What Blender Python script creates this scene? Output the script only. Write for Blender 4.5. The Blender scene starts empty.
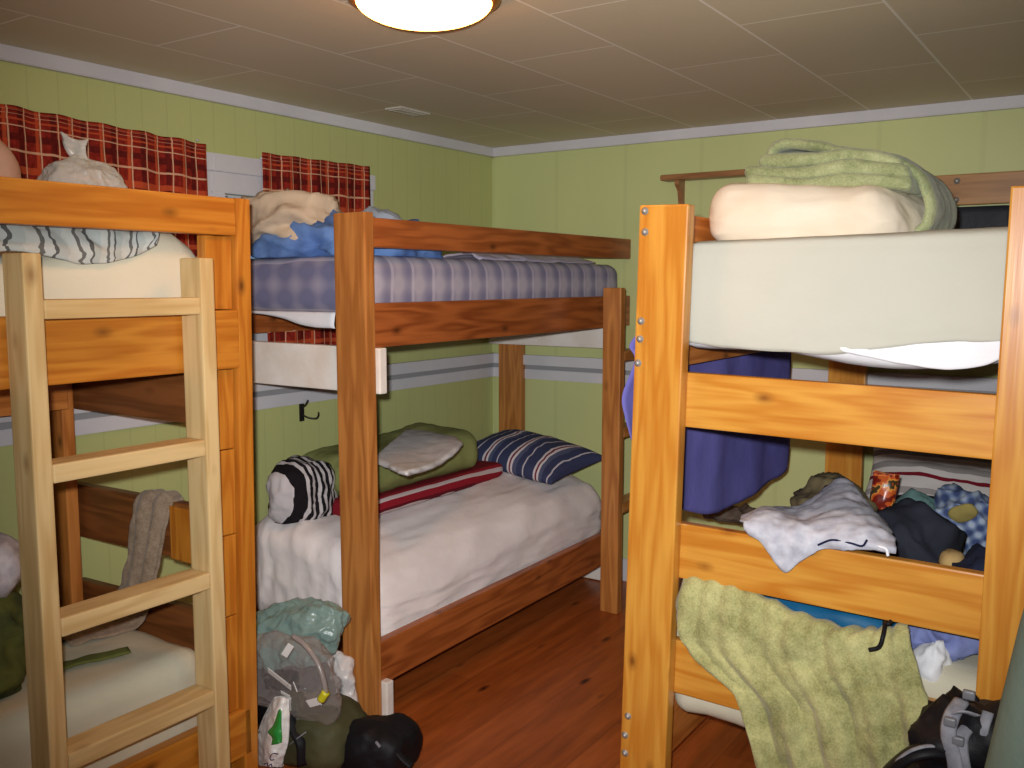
import bpy, bmesh, math, random
from mathutils import Vector, Matrix, noise
V = Vector
random.seed(7)
S = bpy.context.scene
COL = S.collection
PI = math.pi

# ------------------------------------------------------------------ camera geometry (metres; corner of the room at the origin)
F_PX, HOR, CAM_H = 925.0, 99.5, 1.55
PITCH = math.atan2(HOR, F_PX)
YAW = math.atan2(626.0, math.hypot(F_PX, HOR))
CAM = V((3.002, -4.265, CAM_H))
_fw = V((-math.sin(YAW), math.cos(YAW), 0)); RT = V((math.cos(YAW), math.sin(YAW), 0))
FWD = _fw * math.cos(PITCH) + V((0, 0, -math.sin(PITCH)))
DWN = -(_fw * math.sin(PITCH) + V((0, 0, math.cos(PITCH))))
def _ray(x, y): return FWD + RT * ((x - 512) / F_PX) + DWN * ((y - 384) / F_PX)
def Pz(x, y, z): r = _ray(x, y); return CAM + r * ((z - CAM.z) / r.z)      # a point of a level surface
def Px(x, y, X): r = _ray(x, y); return CAM + r * ((X - CAM.x) / r.x)      # a point of a plane facing the right
def Py(x, y, Y): r = _ray(x, y); return CAM + r * ((Y - CAM.y) / r.y)      # a point of a plane facing the front

# ------------------------------------------------------------------ materials
def lin(c):
    return tuple(((v / 255) / 12.92 if v <= 10 else (((v / 255) + .055) / 1.055) ** 2.4) for v in c) + (1.0,)
class Mat:
    def __init__(s, name):
        s.m = bpy.data.materials.new(name); s.m.use_nodes = True
        s.nt = s.m.node_tree; s.b = s.nt.nodes['Principled BSDF']; s.out = s.nt.nodes['Material Output']
    def n(s, t, **k):
        o = s.nt.nodes.new(t)
        for a, v in k.items(): setattr(o, a, v)
        return o
    def l(s, a, b): s.nt.links.new(a, b)
    def math(s, op, a, b=None, c=None):
        o = s.n('ShaderNodeMath', operation=op)
        for i, v in enumerate((a, b, c)):
            if v is None: continue
            if isinstance(v, (int, float)): o.inputs[i].default_value = v
            else: s.l(v, o.inputs[i])
        return o.outputs[0]
    def coord(s, kind='Object', scale=(1, 1, 1), rnd=True):
        tc = s.n('ShaderNodeTexCoord'); mp = s.n('ShaderNodeMapping'); mp.inputs['Scale'].default_value = scale
        src = tc.outputs[kind]
        if rnd and kind == 'Object':
            oi = s.n('ShaderNodeObjectInfo'); ad = s.n('ShaderNodeVectorMath', operation='ADD')
            mu = s.math('MULTIPLY', oi.outputs['Random'], 37.0)
            s.l(src, ad.inputs[0]); s.l(mu, ad.inputs[1]); src = ad.outputs[0]
        s.l(src, mp.inputs['Vector']); return mp.outputs[0]
    def noise(s, vec, scale=5, detail=3, rough=.5):
        o = s.n('ShaderNodeTexNoise'); o.inputs['Scale'].default_value = scale; o.inputs['Detail'].default_value = detail
        o.inputs['Roughness'].default_value = rough; s.l(vec, o.inputs['Vector']); return o.outputs[0]
    def ramp(s, fac, stops, interp='LINEAR'):
        o = s.n('ShaderNodeValToRGB'); e = o.color_ramp; e.interpolation = interp
        while len(e.elements) < len(stops): e.elements.new(.5)
        for el, (p, c) in zip(e.elements, stops): el.position = p; el.color = lin(c) if max(c) > 1 else tuple(c)[:3] + (1,)
        s.l(fac, o.inputs[0]); return o.outputs[0]
    def mix(s, fac, a, b, mode='MIX'):
        o = s.n('ShaderNodeMix', data_type='RGBA', blend_type=mode)
        for i, v in ((0, fac), (6, a), (7, b)):
            if isinstance(v, (int, float)): o.inputs[i].default_value = v
            elif isinstance(v, tuple): o.inputs[i].default_value = lin(v)
            else: s.l(v, o.inputs[i])
        return o.outputs[2]
    def bump(s, h, strength=.3, dist=.01):
        o = s.n('ShaderNodeBump'); o.inputs['Strength'].default_value = strength; o.inputs['Distance'].default_value = dist
        s.l(h, o.inputs['Height']); s.l(o.outputs[0], s.b.inputs['Normal'])
    def fin(s, col=None, rough=.6, **k):
        if col is not None:
            if isinstance(col, tuple): s.b.inputs['Base Color'].default_value = lin(col)
            else: s.l(col, s.b.inputs['Base Color'])
        s.b.inputs['Roughness'].default_value = rough
        for a, v in k.items(): s.b.inputs[a.replace('_', ' ')].default_value = v
        return s.m

def wood(name, light, dark, knot=(70, 35, 14), rough=.38, knots=True, spec=.5):
    s = Mat(name)
    v = s.coord('Object', (1.0, 9, 9))
    warp = s.noise(v, 1.4, 2)
    rings = s.math('SINE', s.math('MULTIPLY', warp, 34.0))
    r01 = s.math('MULTIPLY_ADD', rings, .5, .5)
    fine = s.noise(s.coord('Object', (4, 110, 110)), 1.2, 2)
    tone = s.noise(s.coord('Object', (.9, 5, 5)), 1.0, 2)
    f = s.math('ADD', s.math('MULTIPLY', r01, .33), s.math('ADD', s.math('MULTIPLY', fine, .37), s.math('MULTIPLY', tone, .42)))
    c = s.ramp(f, [(.25, dark), (.75, light)])
    if knots:
        vo = s.n('ShaderNodeTexVoronoi'); vo.inputs['Scale'].default_value = 1.0
        s.l(s.coord('Object', (4.6, 8.5, 8.5)), vo.inputs['Vector'])
        k = s.ramp(vo.outputs['Distance'], [(.03, (.8, .8, .8)), (.09, (.35, .35, .35)), (.17, (0, 0, 0))])
        c = s.mix(k, c, knot)
    s.bump(fine, .08, .002)
    return s.fin(c, rough, Specular_IOR_Level=spec)

def fabric(name, c1, c2, scale=8, rough=.9, weave=380, bump=.15, detail=3, sheen=.0):
    s = Mat(name)
    n1 = s.noise(s.coord('Object'), scale, detail)
    c = s.ramp(n1, [(.3, c1), (.7, c2)])
    wk = s.noise(s.coord('Object'), 22, 4, .6)
    s.bump(s.math('ADD', s.math('MULTIPLY', wk, 1.0), s.math('MULTIPLY', s.noise(s.coord('Object'), weave, 1), bump)), .35, .006)
    if sheen: s.b.inputs['Sheen Weight'].default_value = sheen
    return s.fin(c, rough, Specular_IOR_Level=.2)

def fleece(name, c1, c2, scale=16):
    s = Mat(name)
    a = s.noise(s.coord('Object'), scale, 5, .65); b = s.noise(s.coord('Object'), 190, 2)
    f = s.math('ADD', s.math('MULTIPLY', a, .7), s.math('MULTIPLY', b, .3))
    c = s.ramp(f, [(.36, c1), (.64, c2)])
    s.bump(f, .7, .008); s.b.inputs['Sheen Weight'].default_value = .25
    return s.fin(c, 1.0, Specular_IOR_Level=.1)

def striped(name, stops, axis=0, rep=1.0, kind='UV', warp=.0, rough=.9, off=0.0):
    s = Mat(name)
    v = s.coord(kind, rnd=False)
    sp = s.n('ShaderNodeSeparateXYZ'); s.l(v, sp.inputs[0])
    x = sp.outputs[axis]
    if warp: x = s.math('ADD', x, s.math('MULTIPLY', s.noise(v, 3, 2), warp))
    f = s.math('FRACT', s.math('MULTIPLY_ADD', x, rep, off))
    c = s.ramp(f, stops, 'CONSTANT')
    s.bump(s.noise(s.coord('Object'), 350, 1), .12, .002)
    return s.fin(c, rough, Specular_IOR_Level=.2)

def plain(name, c, rough=.5, **k): return Mat(name).fin(c, rough, **k)

def plastic(name, c, alpha=.6, rough=.25):
    s = Mat(name); s.fin(c, rough, Specular_IOR_Level=.7)
    tr = s.n('ShaderNodeBsdfTransparent'); mx = s.n('ShaderNodeMixShader')
    lw = s.n('ShaderNodeLayerWeight'); lw.inputs[0].default_value = .35
    f = s.math('MINIMUM', s.math('ADD', s.math('MULTIPLY', lw.outputs['Facing'], .5), alpha), 1.0)
    s.l(f, mx.inputs[0]); s.l(tr.outputs[0], mx.inputs[1]); s.l(s.b.outputs[0], mx.inputs[2]); s.l(mx.outputs[0], s.out.inputs[0])
    s.bump(s.noise(s.coord('Object'), 26, 3), .35, .01)
    return s.m

# ------------------------------------------------------------------ object helpers
def tag(o, label=None, cat=None, group=None, kind=None):
    if label: o['label'] = label
    if cat: o['category'] = cat
    if group: o['group'] = group
    if kind: o['kind'] = kind
    return o
def empty(name, loc, label, cat, group=None):
    o = bpy.data.objects.new(name, None); COL.objects.link(o); o.location = loc; o.empty_display_size = .05
    return tag(o, label, cat, group)
def wloc(o):
    p = V((0, 0, 0))
    while o is not None: p = p + o.location; o = o.parent
    return p
def link(name, verts, faces, mat, parent=None, smooth=True, mw=None, uvs=None, mats=None, mi=None):
    """verts are given in world metres (or local to mw); the object's origin goes to mw or the bounding centre"""
    me = bpy.data.meshes.new(name)
    if mw is None:
        n = len(verts); mn = V([min(v[i] for v in verts) for i in range(3)]); mxx = V([max(v[i] for v in verts) for i in range(3)])
        c = (mn + mxx) / 2; c.z = mn.z
        mw = Matrix.Translation(c); verts = [V(v) - c for v in verts]
    me.from_pydata([tuple(v) for v in verts], [], faces)
    if uvs is not None:
        ul = me.uv_layers.new(name='UVMap')
        for lp in me.loops: ul.data[lp.index].uv = uvs[lp.vertex_index]
    for m in (mats or [mat]): me.materials.append(m)
    if mi is not None: me.polygons.foreach_set('material_index', mi)
    if smooth: me.polygons.foreach_set('use_smooth', [True] * len(me.polygons))
    me.update()
    o = bpy.data.objects.new(name, me); COL.objects.link(o)
    if parent is not None:
        o.parent = parent; o.matrix_local = Matrix.Translation(-wloc(parent)) @ mw
    else: o.matrix_world = mw
    return o
def bm_out(bm):
    bm.verts.ensure_lookup_table()
    vs = [v.co.copy() for v in bm.verts]; fs = [[v.index for v in f.verts] for f in bm.faces]; bm.free(); return vs, fs
def beam(name, A, B, w, t, mat, parent=None, up=(0, 0, 1), bev=.005, smooth=False):
    """a squared timber from A to B (centre line); w is its size along 'up', t across"""
    A, B = V(A), V(B); d = B - A; L = d.length; x = d / L; u = V(up); u = (u - x * u.dot(x)).normalized(); y = u.cross(x)
    bm = bmesh.new(); bmesh.ops.create_cube(bm, size=1)
    for v in bm.verts: v.co = V((v.co.x * L, v.co.y * t, v.co.z * w))
    if bev: bmesh.ops.bevel(bm, geom=bm.edges[:], offset=min(bev, t * .3, w * .3), segments=2, affect='EDGES', profile=.6)
    bm.verts.index_update(); vs, fs = bm_out(bm)
    R = Matrix((x, y, u)).transposed().to_4x4()
    return link(name, vs, fs, mat, parent, smooth, Matrix.Translation((A + B) / 2) @ R)
def box(name, lo, hi, mat, parent=None, bev=.0):
    lo, hi = V(lo), V(hi); c = (lo + hi) / 2; s = hi - lo
    bm = bmesh.new(); bmesh.ops.create_cube(bm, size=1)
    for v in bm.verts: v.co = V((v.co.x * s.x, v.co.y * s.y, v.co.z * s.z))
    if bev: bmesh.ops.bevel(bm, geom=bm.edges[:], offset=bev, segments=2, affect='EDGES')
    bm.verts.index_update(); vs, fs = bm_out(bm)
    return link(name, vs, fs, mat, parent, False, Matrix.Translation(c))
def boxes(name, lst, mat, parent=None, bev=0):
    """several axis-aligned blocks of one built-in thing as one mesh, in world coordinates (origin at 0)"""
    vs, fs = [], []
    for lo, hi in lst:
        lo, hi = V(lo), V(hi)
        bm = bmesh.new(); bmesh.ops.create_cube(bm, size=1)
        for v in bm.verts: v.co = V([(lo[i] + hi[i]) / 2 + v.co[i] * (hi[i] - lo[i]) for i in range(3)])
        if bev: bmesh.ops.bevel(bm, geom=bm.edges[:], offset=bev, segments=2, affect='EDGES')
        bm.verts.index_update(); a, b = bm_out(bm); n = len(vs); vs += a; fs += [[i + n for i in f] for f in b]
    return link(name, vs, fs, mat, parent, False, Matrix())
def lathe(name, prof, c, mat, parent=None, n=40, axis=(0, 0, 1)):
    ax = V(axis).normalized(); q = V((0, 0, 1)).rotation_difference(ax)
    vs, fs = [], []
    for r, z in prof:
        for i in range(n):
            a = 2 * PI * i / n; vs.append(V((r * math.cos(a), r * math.sin(a), z)))
    for j in range(len(prof) - 1):
        for i in range(n):
            k = (i + 1) % n; fs.append([j * n + i, j * n + k, (j + 1) * n + k, (j + 1) * n + i])
    fs.append(list(range(n))[::-1]); fs.append([(len(prof) - 1) * n + i for i in range(n)])
    return link(name, vs, fs, mat, parent, True, Matrix.Translation(V(c)) @ q.to_matrix().to_4x4())
def tube(name, pts, r, mat, parent=None, n=8, flat=1.0, sub=6):
    """a round (or flattened) cord through pts"""
    P = catmull([V(p) for p in pts], sub * (len(pts) - 1) + 1)
    rr = r if callable(r) else (lambda t: r)
    vs, fs = [], []; N = len(P); prev = None
    for i, p in enumerate(P):
        d = (P[min(i + 1, N - 1)] - P[max(i - 1, 0)]).normalized()
        if prev is None:
            a = V((0, 0, 1)) if abs(d.z) < .9 else V((1, 0, 0)); a = (a - d * a.dot(d)).normalized()
        else: a = (prev - d * prev.dot(d)).normalized()
        prev = a; b = d.cross(a); q = rr(i / (N - 1))
        for k in range(n):
            t = 2 * PI * k / n; vs.append(p + a * (math.cos(t) * q * flat) + b * (math.sin(t) * q))
    for i in range(N - 1):
        for k in range(n):
            m = (k + 1) % n; fs.append([i * n + k, i * n + m, (i + 1) * n + m, (i + 1) * n + k])
    fs.append(list(range(n))[::-1]); fs.append([(N - 1) * n + k for k in range(n)])
    return link(name, vs, fs, mat, parent)
def catmull(P, n):
    if len(P) == 1: return [P[0]] * n
    out = []; m = len(P) - 1
    for i in range(n):
        t = i / (n - 1) * m; k = min(int(t), m - 1); t -= k
        p1, p2 = P[k], P[k + 1]; p0 = P[k - 1] if k else p1 * 2 - p2; p3 = P[k + 2] if k + 2 <= m else p2 * 2 - p1
        out.append(.5 * ((2 * p1) + (p2 - p0) * t + (2 * p0 - 5 * p1 + 4 * p2 - p3) * t * t + (3 * p1 - p0 - 3 * p2 + p3) * t ** 3))
    return out
def crease(p, oct=3):
    """ridged noise: soft folds with sharper creases, about -1..1"""
    s, a, f = 0, 1, 1
    for i in range(oct):
        s += a * (1 - 2.4 * abs(noise.noise(p * f + V((i * 7.3, 1.7 * i, 0))))); a *= .5; f *= 2.1
    return s * .6
def patch(name, rows, mat, parent=None, nu=36, nv=36, th=.006, wr=(.0, 5.0), seed=0, uv=(1, 1), edge=.0, stretch=(1, 1, 1), fn=None, off=0.0):
    """a cloth through rows of control points, with creases and real thickness"""
    R = [catmull([V(p) for p in r], nu) for r in rows]
    G = [[None] * nu for _ in range(nv)]
    for i in range(nu):
        c = catmull([r[i] for r in R], nv)
        for j in range(nv): G[j][i] = c[j]
    sd = V((seed * 3.1, seed * 1.7, seed * .9)); st = V(stretch)
    H = [[None] * nu for _ in range(nv)]
    for j in range(nv):
        for i in range(nu):
            du = G[j][min(i + 1, nu - 1)] - G[j][max(i - 1, 0)]; dv = G[min(j + 1, nv - 1)][i] - G[max(j - 1, 0)][i]
            n = du.cross(dv); n = n.normalized() if n.length > 1e-9 else V((0, 0, 1))
            p = G[j][i]; q = V((p.x * st.x, p.y * st.y, p.z * st.z)) * wr[1] + sd
            d = wr[0] * crease(q)
            if fn: d += fn(i / (nu - 1), j / (nv - 1))
            e = V((0, 0, 0))
            if edge and (i in (0, nu - 1) or j in (0, nv - 1)): e = V((noise.noise(p * 11 + sd), noise.noise(p * 12 - sd), noise.noise(p * 13 + sd))) * edge
            H[j][i] = p + n * d + e
    # give it thickness
    vs, fs, uvs = [], [], []
    for lay in (0, 1):
        for j in range(nv):
            for i in range(nu):
                du = H[j][min(i + 1, nu - 1)] - H[j][max(i - 1, 0)]; dv = H[min(j + 1, nv - 1)][i] - H[max(j - 1, 0)][i]
                n = du.cross(dv); n = n.normalized() if n.length > 1e-9 else V((0, 0, 1))
                k = 0 if (i in (0, nu - 1) or j in (0, nv - 1)) else 1
                vs.append(H[j][i] + n * (th * (.5 if lay == 0 else -.5) * (k or .35) + off)); uvs.append((i / (nu - 1) * uv[0], j / (nv - 1) * uv[1]))
    N = nu * nv
    for j in range(nv - 1):
        for i in range(nu - 1):
            a = j * nu + i; fs.append([a, a + 1, a + nu + 1, a + nu]); fs.append([N + a, N + a + nu, N + a + nu + 1, N + a + 1])
    ring = [i for i in range(nu)] + [j * nu + nu - 1 for j in range(1, nv)] + [(nv - 1) * nu + i for i in range(nu - 2, -1, -1)] + [j * nu for j in range(nv - 2, 0, -1)]
    for a, b in zip(ring, ring[1:] + ring[:1]): fs.append([a, N + a, N + b, b])
    return link(name, vs, fs, mat, parent, True, None, uvs)
def blob(name, c, size, mat, parent=None, p=2.4, amp=.02, scale=6.0, seed=0, lev=4, flat=None, rot=0.0, tilt=(0, 0), fn=None, stretch=(1, 1, 1), oct=3, smooth=True, soft=.012, facet=None, fold=None, lump=0.0):
    """a closed soft body: squarish ellipsoid, creased; flat = level it rests on"""
    bm = bmesh.new(); bmesh.ops.create_icosphere(bm, subdivisions=lev, radius=1)
    c = V(c); sz = V(size); M = Matrix.Rotation(rot, 3, 'Z') @ Matrix.Rotation(tilt[0], 3, 'X') @ Matrix.Rotation(tilt[1], 3, 'Y')
    sd = V((seed * 2.7, seed * 1.3, seed * 4.1)); st = V(stretch)
    for v in bm.verts:
        n = v.co.normalized(); r = (abs(n.x) ** p + abs(n.y) ** p + abs(n.z) ** p) ** (-1 / p)
        q = n * r; q = V((q.x * sz.x, q.y * sz.y, q.z * sz.z))
        if fn: q = fn(q)
        w = q + c; nn = V((n.x / sz.x, n.y / sz.y, n.z / sz.z)).normalized()
        dd = amp * crease(V((w.x * st.x, w.y * st.y, w.z * st.z)) * scale + sd, oct)
        if lump: dd += lump * noise.noise(w * 5 + sd)
        if facet:
            for k_, a_ in ((1, 1), (2.1, .5), (4.3, .22)):
                dd += facet[0] * a_ * (.75 - 1.9 * abs(noise.noise(w * facet[1] * k_ + sd * k_)) ** .75)
        if fold:
            dr = V(fold[2]); ph = w.dot(dr) * fold[1] + 2.6 * noise.noise(w * 6 + sd)
            dd += fold[0] * (1 - 2 * abs(math.sin(ph)) ** .7)
        q += nn * dd
        q = M @ q + c
        if flat is not None and q.z < flat + soft: q.z = flat + max(0, soft * math.exp((q.z - flat - soft) / soft) * .6)
        v.co = q
    bm.verts.index_update(); vs, fs = bm_out(bm)
    return link(name, vs, fs, mat, parent, smooth)
def rbox(name, lo, hi, r, mat, parent=None, cuts=22, amp=.0, scale=4.0, seed=0, stretch=(1, 1, 1), fn=None, oct=3):
    """a rounded soft box (mattress, folded blanket)"""
    lo, hi = V(lo), V(hi); c = (lo + hi) / 2; h = (hi - lo) / 2; r = min(r, h.x, h.y, h.z)
    bm = bmesh.new(); bmesh.ops.create_cube(bm, size=2)
    bmesh.ops.subdivide_edges(bm, edges=bm.edges[:], cuts=cuts, use_grid_fill=True)
    sd = V((seed * 2.7, seed * 1.3, seed * 4.1)); st = V(stretch)
    def soft(t, hh):          # cluster vertices near the rounded edges
        return math.copysign(1 - (1 - abs(t)) ** 1.6 if hh > 3 * r else abs(t), t)
    for v in bm.verts:
        q = V([soft(v.co[i], h[i]) * h[i] for i in range(3)])
        inner = V([max(-h[i] + r, min(h[i] - r, q[i])) for i in range(3)])
        d = q - inner; n = d.normalized() if d.length > 1e-6 else V((0, 0, 0))
        if d.length > 1e-6: q = inner + n * r
        else: n = V((0, 0, 1))
        w = q + c
        if amp: q += n * amp * crease(V((w.x * st.x, w.y * st.y, w.z * st.z)) * scale + sd, oct)
        w = q + c
        if fn: w = fn(w)
        v.co = w
    bm.verts.index_update(); vs, fs = bm_out(bm)
    return link(name, vs, fs, mat, parent)
def cushion(name, c, lx, ly, h, mat, M=None, parent=None, amp=.012, scale=7, seed=0, n=34, sag=.8, pinch=.10, pw=.42):
    """a pillow: two swollen faces meeting in a seam"""
    M = M or Matrix.Identity(3); c = V(c); sd = V((seed * 3, seed, 0)); vs, fs, uvs = [], [], []
    for lay in (1, -1):
        for j in range(n):
            for i in range(n):
                a, b = math.sin((i / (n - 1) * 2 - 1) * PI / 2), math.sin((j / (n - 1) * 2 - 1) * PI / 2)
                t = max(0, (1 - a * a) * (1 - b * b)) ** pw
                x = a * lx / 2 * (1 - pinch * (1 - b * b)) ; y = b * ly / 2 * (1 - pinch * (1 - a * a))
                z = lay * h / 2 * t * (1 if lay > 0 else sag)
                q = V((x, y, z)); q.z += amp * t * crease(q * scale + sd)
                vs.append(M @ q + c); uvs.append(((a + 1) / 2, (b + 1) / 2))
    N = n * n
    for j in range(n - 1):
        for i in range(n - 1):
            a = j * n + i; fs.append([a, a + 1, a + n + 1, a + n]); fs.append([N + a, N + a + n, N + a + n + 1, N + a + 1])
    ring = [i for i in range(n)] + [j * n + n - 1 for j in range(1, n)] + [(n - 1) * n + i for i in range(n - 2, -1, -1)] + [j * n for j in range(n - 2, 0, -1)]
    for a, b in zip(ring, ring[1:] + ring[:1]): fs.append([a, N + a, N + b, b])
    return link(name, vs, fs, mat, parent, True, None, uvs)
def rot(rx=0, ry=0, rz=0): return Matrix.Rotation(rz, 3, 'Z') @ Matrix.Rotation(ry, 3, 'Y') @ Matrix.Rotation(rx, 3, 'X')

exec_parts = []
del exec_parts
# ------------------------------------------------------------------ palette
def wall_mat(name, axis, c, groove=.104, depth=.35):
    s = Mat(name)
    v = s.coord('Object', rnd=False); sp = s.n('ShaderNodeSeparateXYZ'); s.l(v, sp.inputs[0])
    f = s.math('FRACT', s.math('MULTIPLY', sp.outputs[axis], 1 / groove))
    g = s.math('LESS_THAN', f, .05)
    h = s.math('LESS_THAN', s.math('ABSOLUTE', s.math('SUBTRACT', f, .5)), .015)
    n = s.noise(v, 1.3, 3)
    base = s.ramp(n, [(.3, c), (.7, tuple(x * 1.05 for x in c))])
    col = s.mix(s.math('MULTIPLY', g, depth), base, tuple(x * .8 for x in c))
    s.bump(s.math('MULTIPLY', s.math('ADD', g, h), -1), .35, .003)
    return s.fin(col, .42, Specular_IOR_Level=.35)
GREEN = (184, 188, 124)
m_wall_l = wall_mat('green grooved panelling', 1, GREEN, .104, .2)
m_wall_b = wall_mat('green panelling', 0, (194, 199, 138), .406, .12)  # same green paint as the left wall, lightened to stand in for stronger light
m_white = fabric('white gloss paint', (214, 212, 214), (200, 198, 202), 3, .4, 60, .03)
m_wboard = fabric('chipped white paint', (244, 238, 230), (228, 216, 202), 7, .45, 90, .08)
m_grey = plain('grey groove', (150, 150, 152), .6)
def ceil_mat():
    s = Mat('ribbed ceiling tiles')
    v = s.coord('Object', rnd=False)
    mp = s.n('ShaderNodeMapping'); mp.inputs['Rotation'].default_value = (0, 0, PI / 2); mp.inputs['Location'].default_value = (0, 0, 0); s.l(v, mp.inputs['Vector'])
    b = s.n('ShaderNodeTexBrick'); s.l(mp.outputs[0], b.inputs['Vector'])
    b.offset = .5; b.offset_frequency = 2
    for k, x in (('Scale', 1.0), ('Mortar Size', .0045), ('Mortar Smooth', .2), ('Bias', 0), ('Brick Width', .8), ('Row Height', .4)): b.inputs[k].default_value = x
    b.inputs['Color1'].default_value = lin((218, 204, 176)); b.inputs['Color2'].default_value = lin((212, 198, 170)); b.inputs['Mortar'].default_value = lin((244, 236, 220))
    sp = s.n('ShaderNodeSeparateXYZ'); s.l(v, sp.inputs[0])
    r = s.math('SINE', s.math('MULTIPLY', sp.outputs[0], 2 * PI / .0125))
    s.bump(r, .12, .001)
    return s.fin(b.outputs['Color'], .6, Specular_IOR_Level=.25)
m_ceil = ceil_mat()
def floor_mat():
    s = Mat('varnished red brown floor boards')
    v = s.coord('Object', rnd=False)
    mp = s.n('ShaderNodeMapping'); mp.inputs['Rotation'].default_value = (0, 0, PI / 2); s.l(v, mp.inputs['Vector'])
    b = s.n('ShaderNodeTexBrick'); s.l(mp.outputs[0], b.inputs['Vector']); b.offset = .37; b.offset_frequency = 3
    for k, x in (('Scale', 1.0), ('Mortar Size', .0015), ('Brick Width', 2.3), ('Row Height', .13), ('Mortar Smooth', .1), ('Bias', 0)): b.inputs[k].default_value = x
    b.inputs['Color1'].default_value = (.25, .25, .25, 1); b.inputs['Color2'].default_value = (.75, .75, .75, 1); b.inputs['Mortar'].default_value = (0, 0, 0, 1)
    st = s.noise(s.coord('Object', (16, 1.6, 1), rnd=False), 1.5, 5, .6)
    f = s.math('ADD', s.math('MULTIPLY', b.outputs['Color'], .3), s.math('MULTIPLY', st, .7))
    c = s.ramp(f, [(.22, (106, 50, 20)), (.5, (164, 84, 34)), (.78, (196, 108, 50))])
    vo = s.n('ShaderNodeTexVoronoi'); vo.inputs['Scale'].default_value = 1; s.l(s.coord('Object', (7, 2.6, 1), rnd=False), vo.inputs['Vector'])
    c = s.mix(s.ramp(vo.outputs['Distance'], [(.04, (1, 1, 1)), (.13, (0, 0, 0))]), c, (58, 22, 8))
    s.bump(st, .05, .003)
    return s.fin(c, .36, Specular_IOR_Level=.4)
m_floor = floor_mat()
w_L = wood('orange varnished pine', (202, 130, 44), (170, 94, 22))
w_Ld = wood('orange brown pine', (214, 134, 64), (164, 88, 30))
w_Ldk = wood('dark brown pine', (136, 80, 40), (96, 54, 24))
w_M = wood('red brown stained pine', (178, 100, 48), (128, 62, 24))
w_Mp = wood('brown stained pine', (196, 130, 66), (156, 94, 42))
w_R = wood('honey varnished pine', (213, 151, 62), (187, 113, 32), (110, 54, 18), rough=.3)
w_raw = wood('bare pale pine', (216, 186, 132), (190, 154, 98), (120, 80, 44), .6, True, .3)
w_slat = wood('rough slat pine', (176, 128, 80), (132, 88, 50), rough=.7)
w_shelf = wood('brown painted wood', (166, 116, 74), (138, 92, 56), knots=False)
w_plank = wood('knotty brown pine', (178, 128, 72), (148, 100, 50), (60, 26, 22))
m_steel = plain('dull bolt steel', (176, 172, 166), .4, Metallic=.5)
m_dark = plain('dark hole', (40, 26, 16), .8)
m_iron = plain('black iron', (26, 24, 22), .5)

# ------------------------------------------------------------------ the room
H = 2.295; RX = 4.0; FY = -5.2
def struct(o): o['kind'] = 'structure'; return o
struct(boxes('floor', [((-.12, FY - .1, -.1), (RX + .1, .1, 0))], m_floor))
struct(boxes('ceiling', [((-.12, FY - .1, H), (RX + .1, .1, H + .1))], m_ceil))
WA, WB = (-2.62, -1.97), (-1.84, -1.10); WZ = (1.25, 1.905)
struct(boxes('wall_left', [((-.12, FY, 0), (0, 0, WZ[0])), ((-.12, FY, WZ[1]), (0, 0, H)), ((-.12, FY, WZ[0]), (0, WA[0], WZ[1])),
                           ((-.12, WA[1], WZ[0]), (0, WB[0], WZ[1])), ((-.12, WB[1], WZ[0]), (0, 0, WZ[1]))], m_wall_l))
struct(boxes('wall_back', [((-.12, 0, 0), (RX + .1, .1, H))], m_wall_b))
struct(boxes('wall_right', [((RX, FY, 0), (RX + .1, 0, H))], m_wall_l))
struct(boxes('wall_front', [((-.12, FY - .1, 0), (RX + .1, FY, H))], m_wall_b))
struct(boxes('trim_1', [((0, FY, 2.247), (.026, 0, H))], m_white, bev=.003))
struct(boxes('trim_2', [((0, -.026, 2.247), (RX, 0, H))], m_white, bev=.003))
t = struct(boxes('trim_3', [((0, FY, 1.035), (.02, 0, 1.088)), ((0, FY, 1.113), (.034, 0, 1.167))], m_white, bev=.003))
boxes('groove_strip', [((0, FY, 1.088), (.009, 0, 1.113))], m_grey, t)
t = struct(boxes('trim_4', [((0, -.02, 1.035), (RX, 0, 1.088)), ((0, -.034, 1.113), (RX, 0, 1.167))], m_white, bev=.003))
boxes('groove_strip', [((0, -.009, 1.088), (RX, 0, 1.113))], m_grey, t)
struct(boxes('baseboard_left', [((0, FY, 0), (.018, 0, .12))], m_white, bev=.003))
struct(boxes('baseboard_back', [((0, -.018, 0), (RX, 0, .12))], m_white, bev=.003))
m_pane = plastic('window glass', (120, 150, 165), .12, .03)
for k, (y0, y1) in enumerate((WA, WB)):
    yl = y0 - (.12 if k == 0 else .065); yr = y1 + (.11 if k else .065)
    w = struct(boxes('window_%d' % (k + 1), [((0, yl, 1.985), (.036, yr, 2.052)), ((0, yl, 1.905), (.022, yr, 1.985)),
        ((0, yl, 1.168), (.022, y0, 1.905)), ((0, y1, 1.168), (.022, yr, 1.905)), ((0, y0, 1.168), (.022, y1, 1.25))], m_white, bev=.003))
    boxes('window_sash', [((-.07, y0, 1.25), (-.03, y1, 1.35)), ((-.07, y0, 1.865 + .03), (-.03, y1, 1.905)), ((-.07, y0, 1.35), (-.03, y0 + .05, 1.9)), ((-.07, y1 - .05, 1.35), (-.03, y1, 1.9))], m_white, w)
    boxes('window_pane', [((-.052, y0 + .05, 1.35), (-.048, y1 - .05, 1.895))], m_pane, w)

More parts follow.
